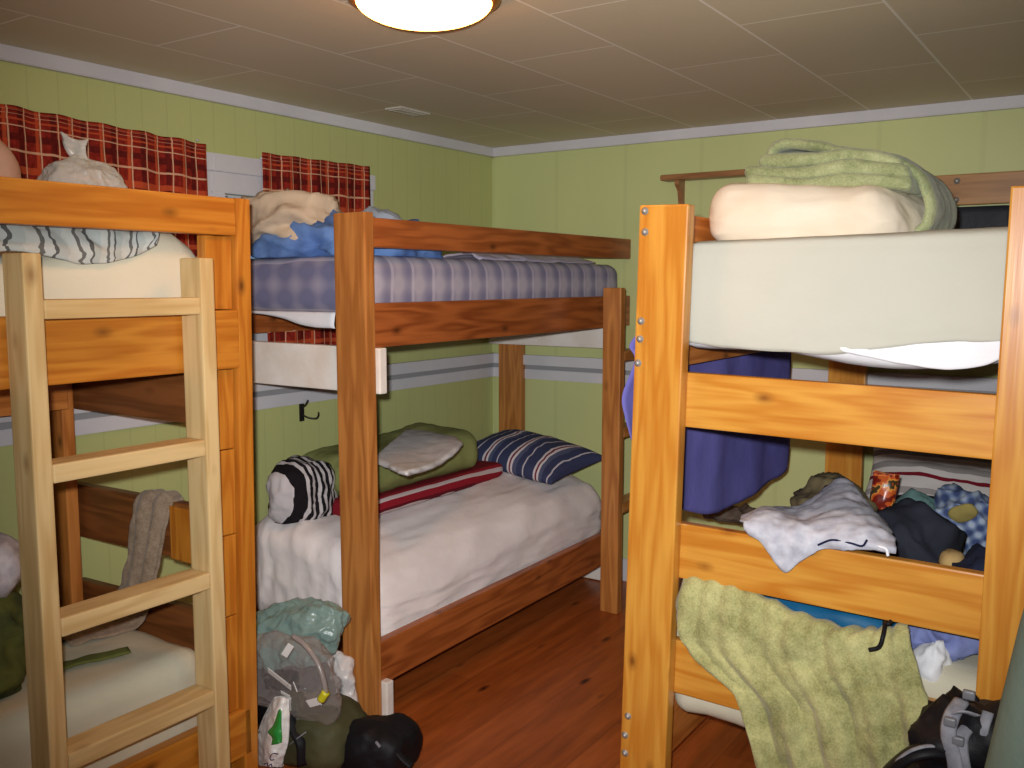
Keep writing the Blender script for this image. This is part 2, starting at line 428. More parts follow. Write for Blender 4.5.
# ceiling light: brass rim, glass dome, finial
LC = V((1.452, -2.362, H))
m_brass = plain('brass rim', (196, 128, 52), .3, Metallic=.8)
m_dome = Mat('lit frosted glass'); m_dome.b.inputs['Emission Color'].default_value = lin((255, 168, 78)); m_dome.b.inputs['Emission Strength'].default_value = 13.0
m_dome = m_dome.fin((255, 244, 220), .3)
cl = empty('ceiling_light', LC, 'lit frosted glass dome lamp with a brass rim on the tiled ceiling', 'ceiling light')
lathe('lamp_rim', [(.10, 0), (.192, 0), (.199, -.012), (.194, -.028), (.18, -.034), (.1, -.03)], LC, m_brass, cl, 56)
lathe('glass_dome', [(.174, -.03)] + [(.174 * math.cos(a), -.03 - .056 * math.sin(a)) for a in [PI / 2 * i / 14 for i in range(14)]] + [(.004, -.0865)], LC, m_dome, cl, 56)
vt = empty('ceiling_vent', (.345, -1.12, H), 'small pale louvred vent in the ceiling near the left wall', 'vent')
box('vent_frame', (.30, -1.22, H - .006), (.39, -1.02, H), plain('vent enamel', (196, 190, 176), .5), vt, .002)
boxes('vent_louvre', [((.31, -1.205 + .03 * i, H - .011), (.38, -1.19 + .03 * i, H - .005)) for i in range(6)], plain('vent slat', (176, 168, 152), .5), vt)

# curtains
def plaid_mat():
    s = Mat('red plaid cotton')
    v = s.coord('UV', rnd=False); sp = s.n('ShaderNodeSeparateXYZ'); s.l(v, sp.inputs[0])
    wob = s.math('MULTIPLY', s.noise(v, 9, 2), .012)
    def lines(x, per, wd, off=0):
        f = s.math('FRACT', s.math('MULTIPLY_ADD', s.math('ADD', x, wob), 1 / per, off)); return s.math('LESS_THAN', f, wd)
    X, Y = sp.outputs[0], sp.outputs[1]
    c = s.ramp(s.noise(v, 60, 2), [(.3, (112, 26, 18)), (.7, (152, 44, 30))])
    dk = s.math('MAXIMUM', lines(X, .135, .16, .2), lines(Y, .15, .14, .3)); c = s.mix(s.math('MULTIPLY', dk, .65), c, (62, 14, 16))
    or_ = s.math('MAXIMUM', lines(X, .135, .10, .62), lines(Y, .15, .10, .75)); c = s.mix(s.math('MULTIPLY', or_, .5), c, (222, 96, 52))
    wh = s.math('MAXIMUM', lines(X, .0675, .085), lines(Y, .075, .075)); c = s.mix(s.math('MULTIPLY', wh, .75), c, (226, 178, 140))
    s.bump(s.noise(v, 260, 1), .15, .002)
    return s.fin(c, .9, Specular_IOR_Level=.15)
m_plaid = plaid_mat()
def curtain(y0, y1, ztop0, ztop1, zbot, label, n, ph):
    nu = n * 10 + 1
    rows = []
    for z, a in ((1, .7), (.93, .9), (.6, 1), (.3, 1.15), (0, 1.25)):
        r = []
        for i in range(nu):
            u = i / (nu - 1); zt = ztop0 + (ztop1 - ztop0) * u
            x = .058 + .008 * a * math.sin(2 * PI * n * u + ph + .6 * noise.noise(V((u * 7, z, ph)))) + .006 * noise.noise(V((u * 12, z * 3, 4)))
            r.append((x, y0 + (y1 - y0) * u + .008 * noise.noise(V((u * 9, z * 2, 8))) * (1 - z), zbot + (zt - zbot) * z + .002 * math.sin(2 * PI * n * u) * (1 if z == 1 else 0)))
        rows.append(r)
    c = patch('curtain', rows, m_plaid, nu=nu, nv=24, th=.003, uv=((y1 - y0) * 1.25, ztop0 - zbot))
    tag(c, label, 'curtain', 'red plaid curtains')
    r = tube('curtain_rod', [(.040, y0 + .01, ztop0 - .02), (.040, y1 - .01, ztop1 - .02)], .004, m_white, c)
    for yy in (y0 + .02, y1 - .02): tube('rod_bracket', [(.030, yy, ztop0 - .02), (.040, yy, ztop0 - .02)], .004, m_white, c)
curtain(-2.86, -1.955, 2.11, 2.076, 1.185, 'wide red plaid curtain behind the plastic bag, left of the white window casing', 6, .4)
curtain(-1.69, -1.06, 2.076, 2.086, 1.185, 'narrow red plaid curtain right of the white window casing', 4, 2.0)

# coat hook under the left chair rail
hk = empty('coat_hook', (.003, -1.45, 1.0), 'small black iron coat hook on the green left wall under the chair rail', 'hook')
box('hook_plate', (0, -1.468, .955), (.006, -1.44, 1.035), m_iron, hk, .002)
tube('hook_arm', [(.006, -1.455, .985), (.035, -1.445, .972), (.055, -1.42, .968), (.055, -1.405, .98), (.05, -1.40, .992)], .004, m_iron, hk)
tube('hook_arm', [(.006, -1.455, 1.015), (.03, -1.455, 1.03), (.04, -1.45, 1.05)], .005, m_iron, hk)

# wall shelf, plank and dark board on the back wall
ws = empty('wall_shelf', (1.29, 0, 2.07), 'narrow brown wooden shelf on the back wall behind the green folded blanket', 'shelf')
beam('shelf_board', (1.055, -.05, 2.062), (1.62, -.05, 2.062), .028, .09, w_shelf, ws, bev=.009)
def bracket(x):
    vs = [(0, 2.05), (-.075, 2.05), (-.075, 2.03), (-.04, 2.0), (-.028, 1.95), (-.022, 1.90), (0, 1.88)]
    v = [V((x + s, y, z)) for s in (-.011, .011) for y, z in vs]; n = len(vs)
    f = [list(range(n)), list(range(2 * n - 1, n - 1, -1))] + [[i, i + n, (i + 1) % n + n, (i + 1) % n] for i in range(n)]
    link('bracket', v, f, w_shelf, ws, False)
bracket(1.135); bracket(1.50)
wp = empty('wall_plank', (2.6, 0, 1.935), 'knotty brown plank bolted flat to the back wall above the dark board', 'plank')
beam('plank_board', (2.262, -.02, 1.937), (3.05, -.02, 1.937), .125, .04, w_plank, wp, bev=.004)
for px, py in ((940, 183), (957, 181), (956, 200)):
    p = Py(px, py, -.04); o = lathe('bolt', [(.013, 0), (.013, .003), (.007, .004), (.007, .009), (.002, .011)], p + V((0, .001, 0)), m_steel, wp, 14, (0, -1, 0))
db = rbox('wall_board', (2.22, -.03, 1.45), (2.565, .004, 1.868), .008, fabric('dark slate', (44, 46, 54), (36, 38, 46), 4, .5, 90, .03), cuts=6)
tag(db, 'dark slate-blue board on the back wall under the knotty plank', 'board')

# ------------------------------------------------------------------ bunk beds
def bolt(p, parent, r=.008):
    lathe('bolt', [(r * 1.35, 0), (r * 1.35, .002), (r * .8, .003), (r * .8, .008), (r * .3, .0095)], V(p) + V((0, .001, 0)), m_steel, parent, 14, (0, -1, 0))

# left bed
bl = empty('bunk_bed', (.42, -3.40, 0), 'orange pine bunk bed in the left foreground with a pale ladder', 'bunk bed', 'wooden bunk beds')
beam('post', (.73, -2.445, 0), (.73, -2.411, 1.802), .14, .052, w_L, bl, (1, 0, 0))
beam('post', (.06, -2.58, 0), (.06, -2.58, 1.32), .10, .042, w_Ld, bl, (1, 0, 0))
beam('post', (.73, -4.43, 0), (.73, -4.43, 1.802), .14, .05, w_L, bl, (1, 0, 0))
beam('post', (.06, -4.43, 0), (.06, -4.43, 1.32), .10, .05, w_Ld, bl, (1, 0, 0))
for z0, z1, x1 in ((1.692, 1.80, .80), (1.303, 1.475, .80), (.10, .248, .80)):
    beam('guard_rail' if z0 > 1.6 else 'side_rail', (x1 - .02, -4.405, (z0 + z1) / 2), (x1 - .02, -2.44, (z0 + z1) / 2), z1 - z0, .04, w_L, bl)
for z0, z1 in ((1.15, 1.30), (.10, .248)):
    beam('side_rail', (.14, -4.40, (z0 + z1) / 2), (.14, -2.605, (z0 + z1) / 2), z1 - z0, .04, w_Ld, bl)
for z0, z1 in ((.25, .55), (.553, .80), (.803, 1.06), (1.063, 1.30), (1.478, 1.69)):
    beam('spacer_block', (.762, -2.488 - .034 * (1 - z0 / 1.8), z0), (.762, -2.488 - .034 * (1 - z1 / 1.8), z1), .092, .038, w_L, bl, (0, 1, 0), .003)
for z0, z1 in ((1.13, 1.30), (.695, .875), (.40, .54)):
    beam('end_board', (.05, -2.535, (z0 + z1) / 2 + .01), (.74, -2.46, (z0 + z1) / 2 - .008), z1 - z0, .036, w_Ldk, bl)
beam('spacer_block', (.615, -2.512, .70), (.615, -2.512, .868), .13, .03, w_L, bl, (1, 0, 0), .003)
for z in (1.315, .12):
    for i in range(6):
        y = -4.25 + i * .31
        beam('slat', (.16, y, z + .01), (.76, y, z + .01), .018, .09, w_slat, bl, (0, 0, 1), .003)

# middle bed
bm_ = empty('bunk_bed', (.44, -1.0, 0), 'dark red-brown bunk bed in the room corner with white painted end boards', 'bunk bed', 'wooden bunk beds')
beam('post', (.803, -1.947, 0), (.798, -1.947, 1.79), .142, .046, w_Mp, bm_, (1, 0, 0))
beam('post', (.09, -1.947, 0), (.09, -1.947, 1.33), .10, .046, w_Mp, bm_, (1, 0, 0))
beam('post', (.155, -.035, 0), (.155, -.035, 1.33), .15, .045, w_Mp, bm_, (1, 0, 0))
beam('post', (.79, -.035, 0), (.79, -.035, 1.335), .10, .045, w_Mp, bm_, (1, 0, 0))
beam('guard_rail', (.842, -1.923, 1.724), (.842, -.004, 1.728), .10, .038, w_M, bm_)
beam('side_rail', (.842, -1.923, 1.411), (.842, -.004, 1.418), .152, .038, w_M, bm_)
beam('side_rail', (.842, -1.923, .215), (.842, -.06, .232), .158, .038, w_M, bm_)
beam('side_rail', (.05, -1.92, 1.40), (.05, -.06, 1.40), .09, .038, w_M, bm_)
beam('side_rail', (.05, -1.92, .23), (.05, -.06, .23), .15, .038, w_M, bm_)
e = []
e.append(beam('end_board', (.04, -1.90, 1.258), (.882, -1.90, 1.256), .158, .036, m_wboard, bm_))
e.append(beam('end_board', (.04, -1.90, .078), (.892, -1.90, .078), .152, .036, m_wboard, bm_))
e.append(beam('end_board', (.04, -.078, 1.278), (.86, -.078, 1.278), .105, .034, m_wboard, bm_))
e.append(beam('end_board', (.04, -.078, .08), (.86, -.078, .08), .15, .034, m_wboard, bm_))
for o in e: o['label'] = 'white painted end board'
for z in (1.437, .20):
    for i in range(6):
        y = -1.70 + i * .30
        beam('slat', (.07, y, z), (.822, y, z), .018, .09, w_slat, bm_, (0, 0, 1), .003)

# right bed
br = empty('bunk_bed', (2.35, -1.0, 0), 'bright honey pine bunk bed on the right with its end boards facing out', 'bunk bed', 'wooden bunk beds')
beam('post', (1.870, -1.878, 0), (1.912, -1.878, 1.768), .146, .046, w_R, br, (1, 0, 0))
beam('post', (2.805, -1.878, 0), (2.826, -1.878, 1.768), .146, .046, w_R, br, (1, 0, 0))
beam('post', (1.967, -.08, 0), (1.967, -.08, 1.70), .16, .045, w_R, br, (1, 0, 0))
beam('post', (2.80, -.08, 0), (2.80, -.08, 1.70), .146, .045, w_R, br, (1, 0, 0))
for z, h in ((1.226, .154), (.79, .161), (.444, .16)):
    beam('end_board', (1.90, -1.837, z + .003), (2.80, -1.837, z - .011), h, .034, w_R, br)
for x in (1.885, 2.82):
    beam('guard_rail', (x, -1.853, 1.70), (x, -.105, 1.70), .105, .036, w_Ld, br)
    beam('side_rail', (x, -1.853, 1.383), (x, -.105, 1.383), .145, .036, w_Ld, br)
    beam('side_rail', (x, -1.853, .20), (x, -.105, .20), .15, .036, w_Ld, br)
for z in (1.36, .265):
    for i in range(6):
        y = -1.42 + i * .25
        beam('slat', (1.904, y, z), (2.801, y, z), .018, .09, w_slat, br, (0, 0, 1), .003)
for px, py in ((645, 211), (645, 232), (641, 321), (640, 339), (638, 363), (628, 716), (625, 735), (625, 753)):
    bolt(Py(px, py, -1.901), br)

# ladders
def ladder(x0, x1, ys, top, rungs, mat, label, rh=.046):
    L = empty('ladder', ((x0 + x1) / 2, (ys[0] + ys[1]) / 2, 0), label, 'ladder')
    for y in ys: beam('stile', ((x0 + x1) / 2, y, 0), ((x0 + x1) / 2, y, top), x1 - x0, .046, mat, L, (1, 0, 0))
    for z in rungs:
        beam('rung', ((x0 + x1) / 2 + .002, ys[0] + .0235, z), ((x0 + x1) / 2 + .002, ys[1] - .0235, z), rh, x1 - x0 - .004, mat, L, (0, 0, 1))
    return L
ladder(.812, .90, (-3.108, -2.626), 1.622, (1.492, 1.103, .726, .383), w_raw, 'pale unfinished pine ladder leaning on the left bunk bed')
ladder(.962, 1.055, (-.46, -.045), 1.535, (.50, .86, 1.22), w_Mp, 'brown stained ladder at the far end of the corner bunk, mostly behind the honey post')

# ------------------------------------------------------------------ mattresses
m_cream = fabric('cream sheet', (222, 214, 190), (212, 206, 182), 3)
m_sheet = fabric('white pinkish sheet', (244, 236, 232), (236, 226, 224), 3)
m_pale = fabric('pale mattress cover', (214, 208, 184), (204, 198, 174), 3)
m_spread = fabric('pale green-white bedspread', (196, 194, 180), (190, 188, 174), 2.5, .85, 500, .06)
m_whitecloth = fabric('white cotton', (240, 240, 242), (228, 228, 232), 4)
def check_mat():
    s = Mat('lavender check sheet')
    v = s.coord('Object', rnd=False); sp = s.n('ShaderNodeSeparateXYZ'); s.l(v, sp.inputs[0])
    def band(x, per, off=0): return s.math('MULTIPLY_ADD', s.math('SINE', s.math('MULTIPLY_ADD', x, 2 * PI / per, off)), .5, .5)
    b = s.math('ADD', s.math('MULTIPLY', band(sp.outputs[1], .115), .42), s.math('ADD', s.math('MULTIPLY', band(sp.outputs[0], .115), .3), s.math('MULTIPLY', band(sp.outputs[2], .10, 1.0), .3)))
    c = s.ramp(b, [(.2, (116, 116, 146)), (.55, (150, 146, 166)), (.85, (180, 174, 186))])
    f = s.math('LESS_THAN', s.math('FRACT', s.math('MULTIPLY_ADD', sp.outputs[1], 1 / .115, .1)), .13)
    c = s.mix(s.math('MULTIPLY', f, .4), c, (216, 208, 220))
    s.bump(s.noise(s.coord('Object'), 300, 1), .12, .002)
    return s.fin(c, .9, Specular_IOR_Level=.2)
m_check = check_mat()

def mt(name, lo, hi, r, mat, label, **k):
    return tag(rbox(name, lo, hi, r, mat, **k), label, 'mattress', None)
def m_lu(w):
    t = max(0, (w.z - 1.52) / .12); w.z += t * .025 * math.sin((w.y + 2.9) * 9) + t * .055 * math.exp(-((w.y + 2.60) / .10) ** 2); return w
mt('mattress', (.165, -4.36, 1.336), (.738, -2.472, 1.64), .075, m_cream, 'thick cream mattress on the top bunk of the left bed', amp=.006, scale=4, seed=1, fn=m_lu)
mt('mattress', (.165, -4.36, .141), (.752, -2.56, .47), .06, m_pale, 'pale sheeted mattress on the bottom bunk of the left bed behind the ladder', amp=.008, scale=5, seed=2, stretch=(1, .5, 1))
mt('mattress', (.075, -1.905, 1.447), (.812, -.02, 1.648), .055, m_check, 'mattress in a lavender checked sheet on the top bunk in the corner', amp=.007, scale=4, seed=3, stretch=(1, .6, 1))
patch('sheet_hem', [[(.10, -1.895, 1.452), (.26, -1.90, 1.452), (.38, -1.902, 1.452), (.52, -1.902, 1.452), (.66, -1.90, 1.452)], [(.10, -1.90, 1.446), (.26, -1.908, 1.446), (.38, -1.910, 1.438), (.52, -1.910, 1.418), (.66, -1.908, 1.410)], [(.10, -1.897, 1.442), (.26, -1.903, 1.440), (.38, -1.904, 1.428), (.52, -1.904, 1.400), (.66, -1.903, 1.395)]], m_whitecloth, bpy.data.objects['mattress.002'], 24, 10, .003, (.002, 9), 8)
def m_ml(w):
    # the sheet is pulled into long slanting folds
    t = min(1, max(0, (w.z - .3) / .2))
    w.z += t * .007 * math.sin(w.x * 38 + w.y * 17 + 1.6 * noise.noise(w * 4)) * (.4 + .6 * noise.noise(w * 2.2) ** 2 * 3)
    u = max(0, w.x - .30) / .5
    w.z -= max(0, min(1, (w.z - .25) / .3)) * .13 * u * u * (1 + .25 * math.sin(w.y * 3 + .4))
    return w
lm = mt('mattress', (.075, -1.86, .211), (.80, -.11, .622), .10, m_sheet, 'mattress in a wrinkled white sheet on the bottom bunk in the corner', amp=.013, scale=6, seed=4, stretch=(1.9, .45, .7), fn=m_ml, cuts=56)
def m_ru(w):
    u = (w.x - 1.92) / .86
    sag = -.030 * max(0, math.sin((u - .35) * 1.6 * PI / 1.04)) if u > .35 else 0
    if w.z < 1.5: w.z += sag * (1 - (w.z - 1.38) / .12) * (1 if w.y < -1.7 else .3)
    if w.z > 1.55: w.z += .012 * u - .006 * math.sin(u * PI)
    return w
mr = mt('mattress', (1.912, -1.815, 1.371), (2.79, -.12, 1.660), .05, m_whitecloth, 'thick mattress under a pale bedspread on the top bunk at right', amp=.004, scale=3, seed=5, fn=m_ru)
zb = [1.386, 1.374, 1.372, 1.368, 1.392, 1.410, 1.416]
xs = [1.955 + .133 * i for i in range(7)]
patch('bedspread', [[(x, -1.60, 1.672 + .012 * i / 6) for i, x in enumerate(xs)], [(x, -1.785, 1.670 + .012 * i / 6) for i, x in enumerate(xs)], [(x, -1.819, 1.640) for x in xs],
      [(x, -1.826, 1.55) for x in xs], [(x, -1.828, 1.46) for x in xs], [(x, -1.822, z) for x, z in zip(xs, zb)]], m_spread, mr, 46, 40, .004, (.0035, 5), 3, edge=.004, stretch=(.6, 1, 1))
patch('sheet_hem', [[(x, -1.815, 1.44) for x in (2.36, 2.45, 2.54, 2.63, 2.70, 2.745)], [(x, -1.824, z) for x, z in zip((2.36, 2.45, 2.54, 2.63, 2.70, 2.745), (1.39, 1.375, 1.362, 1.356, 1.365, 1.385))],
      [(x, -1.816, z) for x, z in zip((2.36, 2.45, 2.54, 2.63, 2.70, 2.745), (1.379, 1.364, 1.350, 1.344, 1.354, 1.375))]], m_whitecloth, mr, 30, 12, .004, (.003, 9), 5)
mt('mattress', (1.912, -1.81, .276), (2.79, -.12, .575), .06, m_pale, 'cream mattress on the bottom bunk at right behind the green throw', amp=.008, scale=5, seed=6)

# ------------------------------------------------------------------ bedding and belongings
def pb(name, x0, y0, x1, y1, Y, dy, mat, flat=None, parent=None, **k):
    """a soft heap at the distance Y, as wide and high as it appears there"""
    xm, ym = (x0 + x1) / 2, (y0 + y1) / 2
    a, b = Py(x0, ym, Y), Py(x1, ym, Y); top = Py(xm, y0, Y).z; bot = flat if flat is not None else Py(xm, y1, Y).z
    return blob(name, ((a.x + b.x) / 2, Y, (top + bot) / 2), (abs(b.x - a.x) / 2, dy, (top - bot) / 2), mat, parent, flat=flat, **k)
def rowsP(rows):   # rows of (px, py, plane Y)
    return [[Py(*p) for p in r] for r in rows]

m_beige = fabric('beige cotton', (216, 194, 166), (190, 166, 140), 7)
m_blue = fabric('blue cotton', (112, 146, 200), (80, 112, 172), 9)
m_ltblue = fabric('pale blue grey cloth', (190, 198, 206), (166, 176, 190), 7)
m_lilac = fabric('pale lilac sheet', (196, 188, 204), (176, 168, 190), 6)
m_sage = fleece('sage green fleece', (136, 134, 84), (196, 192, 134), 12)
m_sage2 = fleece('light sage fleece', (122, 130, 88), (178, 182, 136), 10)
m_olivegrn = fabric('olive green cotton', (146, 150, 92), (124, 130, 76), 6)
m_tan = fabric('cream quilt', (236, 224, 204), (228, 212, 188), 5, .8)
m_greywhite = fabric('heathered grey cotton', (204, 204, 212), (166, 166, 178), 30)
m_pale2 = fabric('grey white towel', (226, 226, 226), (206, 206, 208), 24)
m_navy = fabric('charcoal cloth', (52, 54, 64), (36, 38, 46), 8)
m_black = fabric('black nylon', (26, 25, 28), (16, 16, 19), 10, .55)
m_olive = fabric('olive nylon', (84, 82, 54), (66, 66, 44), 6, .6)
m_brown = fabric('taupe cloth', (122, 108, 78), (96, 84, 60), 8)
m_teal = fabric('teal grey cloth', (128, 164, 156), (104, 142, 138), 8)
m_steelb = fabric('steel blue nylon', (24, 100, 140), (16, 80, 120), 6, .5)
m_taupe = fleece('taupe towel', (126, 106, 86), (164, 142, 120), 24)
m_purple = fabric('violet blue towel', (114, 110, 182), (100, 96, 168), 5, .95)
m_pink = fabric('pink beige cloth', (216, 176, 152), (200, 158, 136), 5)
m_greyband = fabric('grey webbing', (150, 150, 156), (120, 120, 128), 40)

# --- right bed, top bunk
q = rbox('folded_quilt', (1.912, -1.64, 1.664), (2.475, -1.20, 1.828), .08, m_tan, amp=.014, scale=5, seed=12, stretch=(.6, 1, 1.3), cuts=34,
         fn=lambda w: V((w.x - .06 * max(0, (w.z - 1.68) / .15) * max(0, (w.x - 2.25) / .22) + .075 * max(0, min(1, (w.y + 1.58) / .2)) * max(0, (w.x - 2.25) / .22) * (1 - .5 * max(0, (w.z - 1.68) / .15)), w.y, w.z + .012 * math.sin((w.x - 1.96) * 11 + 1) * max(0, min(1, (w.z - 1.70) / .1)))))
tag(q, 'cream folded quilt on the pale bedspread of the top bunk at right', 'quilt')
fb = empty('folded_blanket', (2.3, -1.40, 1.83), 'thick green fleece blanket folded on top of the cream quilt', 'blanket')
def layer(x0, x1, z0, z1, seed, y0=-1.58, bend=0):
    rbox('blanket_layer', (x0, y0, z0), (x1, -1.19, z1), (z1 - z0) * .49, m_sage2, fb, 30, .008, 7, seed, (.6, .8, 2),
         fn=lambda w: V((w.x, w.y + .012 * noise.noise(V((w.x * 6, seed, 0))), w.z + bend * (1 - ((w.x - 2.02) / .2)) * (1 if w.x < 2.22 else 0) - .035 * max(0, w.x - 2.30) / .2 + .008 * math.sin(w.x * 13 + seed))))
layer(2.025, 2.48, 1.826, 1.862, 1, -1.575)
layer(2.015, 2.47, 1.858, 1.892, 2, -1.565, .006)
layer(2.05, 2.45, 1.886, 1.922, 3, -1.55, .024)
def ribbon(name, prof, y0, y1, mat, parent, th, seed, nu=60, wr=.010):
    rows = [[V((x, y0 + (y1 - y0) * t + .02 * noise.noise(V((x * 4, t * 3, seed))), z + .006 * noise.noise(V((x * 5, t * 4, seed + 3))))) for x, z in prof] for t in (0, .33, .66, 1)]
    return patch(name, rows, mat, parent, nu, 22, th, (wr, 7), seed, edge=.008)
ribbon('blanket_layer', [(2.075, 1.925), (2.09, 1.952), (2.15, 1.955), (2.23, 1.936), (2.33, 1.912), (2.42, 1.885), (2.475, 1.848), (2.50, 1.81), (2.515, 1.765), (2.508, 1.72), (2.485, 1.69)], -1.53, -1.15, m_sage2, fb, .030, 2)

# --- right bed, towel on the side rail
ys = (-.55, -.9, -1.25, -1.6)
rows = [[(1.905, y, 1.462) for y in ys] + [(1.90, -1.835, 1.462)], [(1.860, y, 1.466) for y in ys] + [(1.845, -1.84, 1.45)],
        [(1.852, y, 1.36) for y in ys] + [(1.796, -1.87, 1.38)], [(1.850, y, 1.30) for y in ys] + [(1.812, -1.87, 1.335)],
        [(1.852, -.53, 1.12), (1.842, -.9, 1.12), (1.85, -1.25, 1.12), (1.835, -1.6, 1.16), (1.782, -1.885, 1.235)],
        [(1.854, -.525, .93), (1.85, -.88, .90), (1.84, -1.25, .88), (1.832, -1.61, 1.0), (1.788, -1.88, 1.17)],
        [(1.852, -.54, .80), (1.85, -.85, .775), (1.84, -1.25, .765), (1.83, -1.60, .86), (1.798, -1.87, 1.11)]]
tag(patch('towel', rows, m_purple, None, 50, 50, .006, (.006, 4), 9, edge=.004, stretch=(1, 1.6, .5), fn=lambda u, v: .010 * math.sin(u * 26) * v * (1 - v * .4)),
    'violet-blue towel hanging over the left side rail of the right bunk bed', 'towel')

# --- right bed, bottom bunk
ZB = .578
pst = [(0, (196, 188, 182)), (.10, (150, 142, 138)), (.17, (206, 198, 192)), (.30, (160, 152, 148)), (.37, (212, 204, 198)), (.50, (122, 24, 40)), (.545, (214, 206, 200)), (.62, (150, 144, 140)), (.70, (208, 200, 194)), (.80, (140, 132, 130)), (.88, (204, 196, 190))]
cu = cushion('pillow', (2.385, -.255, .735), .60, .40, .17, striped('grey and maroon striped pillowcase', pst, 1, 1, warp=.10), rot(rx=.80, rz=-.03, ry=0), seed=3)
tag(cu, 'grey pillow with thin maroon stripes leaning on the wall in the right bottom bunk', 'pillow')
tag(pb('jacket', 797, 477, 868, 530, -1.17, .20, m_brown, ZB, seed=21, lev=5, lump=.03, fold=(.012, 34, (.6, .4, .8)), amp=.03, scale=7, p=2.2), 'taupe jacket heaped behind the grey shirt in the right bottom bunk', 'jacket')
tag(pb('jacket', 872, 514, 952, 568, -1.20, .20, m_navy, ZB, seed=22, lev=5, lump=.03, fold=(.012, 34, (.6, .4, .8)), amp=.028, scale=7, p=2.2), 'charcoal jacket heaped right of the grey shirt in the right bottom bunk', 'jacket')
tag(pb('shirt', 890, 502, 948, 540, -.78, .14, m_teal, ZB, seed=23, lev=5, lump=.03, fold=(.012, 34, (.6, .4, .8)), amp=.022, scale=9), 'pale teal shirt heaped behind the charcoal jacket', 'shirt')
def plaid2():
    s = Mat('blue plaid flannel'); v = s.coord('Object', rnd=False); sp = s.n('ShaderNodeSeparateXYZ'); s.l(v, sp.inputs[0])
    a = s.math('SINE', s.math('MULTIPLY', s.math('ADD', sp.outputs[0], s.math('MULTIPLY', sp.outputs[2], .6)), 150)); b = s.math('SINE', s.math('MULTIPLY', s.math('SUBTRACT', sp.outputs[2], s.math('MULTIPLY', sp.outputs[0], .5)), 140))
    c = s.ramp(s.math('MULTIPLY_ADD', s.math('ADD', a, b), .25, .5), [(.2, (70, 86, 132)), (.55, (122, 140, 178)), (.85, (176, 190, 210))])
    return s.fin(c, .9)
bp = pb('shirt', 930, 496, 1000, 556, -.72, .15, plaid2(), ZB, seed=24, lev=5, lump=.03, fold=(.012, 34, (.6, .4, .8)), amp=.028, scale=8)
tag(bp, 'blue plaid shirt crumpled in front of the striped pillow in the right bottom bunk', 'shirt')
pk = Py(963, 513, -.875); blob('shirt_lining', pk, (.045, .012, .032), fabric('mustard lining', (176, 160, 92), (156, 138, 80)), bp, seed=4, amp=.005, scale=20, lev=3, tilt=(.4, -.5))
tag(pb('sock', 893, 496, 945, 516, -.56, .06, m_black, None, seed=25, amp=.014, scale=12, lev=3), 'black sock lying along the foot of the striped pillow', 'sock')
tag(pb('cloth_bundle', 941, 551, 963, 572, -1.44, .045, fabric('tan cloth', (196, 164, 108), (168, 136, 86)), None, seed=26, amp=.008, scale=22, lev=3), 'small round tan cloth bundle just above the middle end board at right', 'bundle')
tag(pb('trousers', 952, 556, 1004, 580, -1.47, .14, fabric('dark navy cloth', (44, 48, 70), (32, 36, 54)), ZB, seed=27, lev=5, lump=.03, fold=(.012, 34, (.6, .4, .8)), amp=.02, scale=9), 'dark navy trousers folded beside the tan bundle near the honey post', 'trousers')
sk = Py(884, 493, -.92)
def pack_mat():
    s = Mat('orange snack foil'); v = s.coord('Object', rnd=False)
    c = s.ramp(s.noise(v, 22, 2), [(.36, (120, 30, 14)), (.46, (206, 92, 36)), (.54, (230, 150, 66)), (.58, (70, 56, 30)), (.66, (190, 70, 30))], 'CONSTANT')
    return s.fin(c, .3, Specular_IOR_Level=.7)
pm = pack_mat()
pk = cushion('snack_packet', (sk.x, -.93, sk.z), .085, .15, .05, pm, rot(rx=1.35, ry=.1, rz=.1), amp=.006, scale=26, seed=5, n=20, pinch=.02)
tag(pk, 'orange foil snack packet standing between the grey shirt and the striped pillow', 'snack packet')
for sgn in (1, -1):
    o = beam('seal_strip', (sk.x - .036, -.93 - .005 * sgn, sk.z + .066 * sgn), (sk.x + .036, -.93 - .002 * sgn, sk.z + .066 * sgn), .012, .003, pm, pk, bev=.001)
tag(pb('bag', 700, 508, 764, 540, -.62, .10, fabric('grey brown canvas', (96, 84, 74), (64, 54, 48), 14), ZB, seed=28, lev=5, lump=.03, fold=(.012, 34, (.6, .4, .8)), amp=.02, scale=9), 'dark grey-brown canvas bag behind the violet towel in the right bottom bunk', 'bag')
sh = rowsP([[(750, 528, -1.872), (770, 552, -1.875), (785, 572, -1.878), (801, 562, -1.876), (818, 550, -1.874), (852, 549, -1.874), (897, 553, -1.872)],
            [(741, 524, -1.868), (766, 528, -1.872), (792, 534, -1.876), (812, 536, -1.874), (832, 538, -1.872), (862, 541, -1.872), (897, 548, -1.868)],
            [(742, 520, -1.81), (765, 513, -1.80), (792, 521, -1.80), (815, 522, -1.80), (842, 520, -1.80), (870, 526, -1.80), (893, 541, -1.80)],
            [(748, 517, -1.70), (768, 511, -1.66), (795, 512, -1.62), (822, 502, -1.60), (846, 499, -1.60), (868, 510, -1.62), (886, 531, -1.66)],
            [(757, 516, -1.60), (773, 512, -1.55), (801, 508, -1.48), (826, 490, -1.42), (842, 480, -1.40), (850, 486, -1.40), (868, 510, -1.45)]])
so = patch('shirt', sh, m_greywhite, None, 54, 44, .007, (.012, 11), 14, edge=.006)
tag(so, 'heather grey shirt draped over the middle end board of the right bunk', 'shirt')
tube('drawstring', [Py(818, 545, -1.885), Py(832, 540, -1.885), Py(850, 543, -1.885), Py(862, 546, -1.885), Py(867, 540, -1.885)], .004, fabric('navy cord', (34, 38, 70), (28, 30, 58)), so, flat=.7)
tube('drawstring', [Py(878, 546, -1.882), Py(886, 549, -1.884), Py(888, 556, -1.884)], .004, m_whitecloth, so)
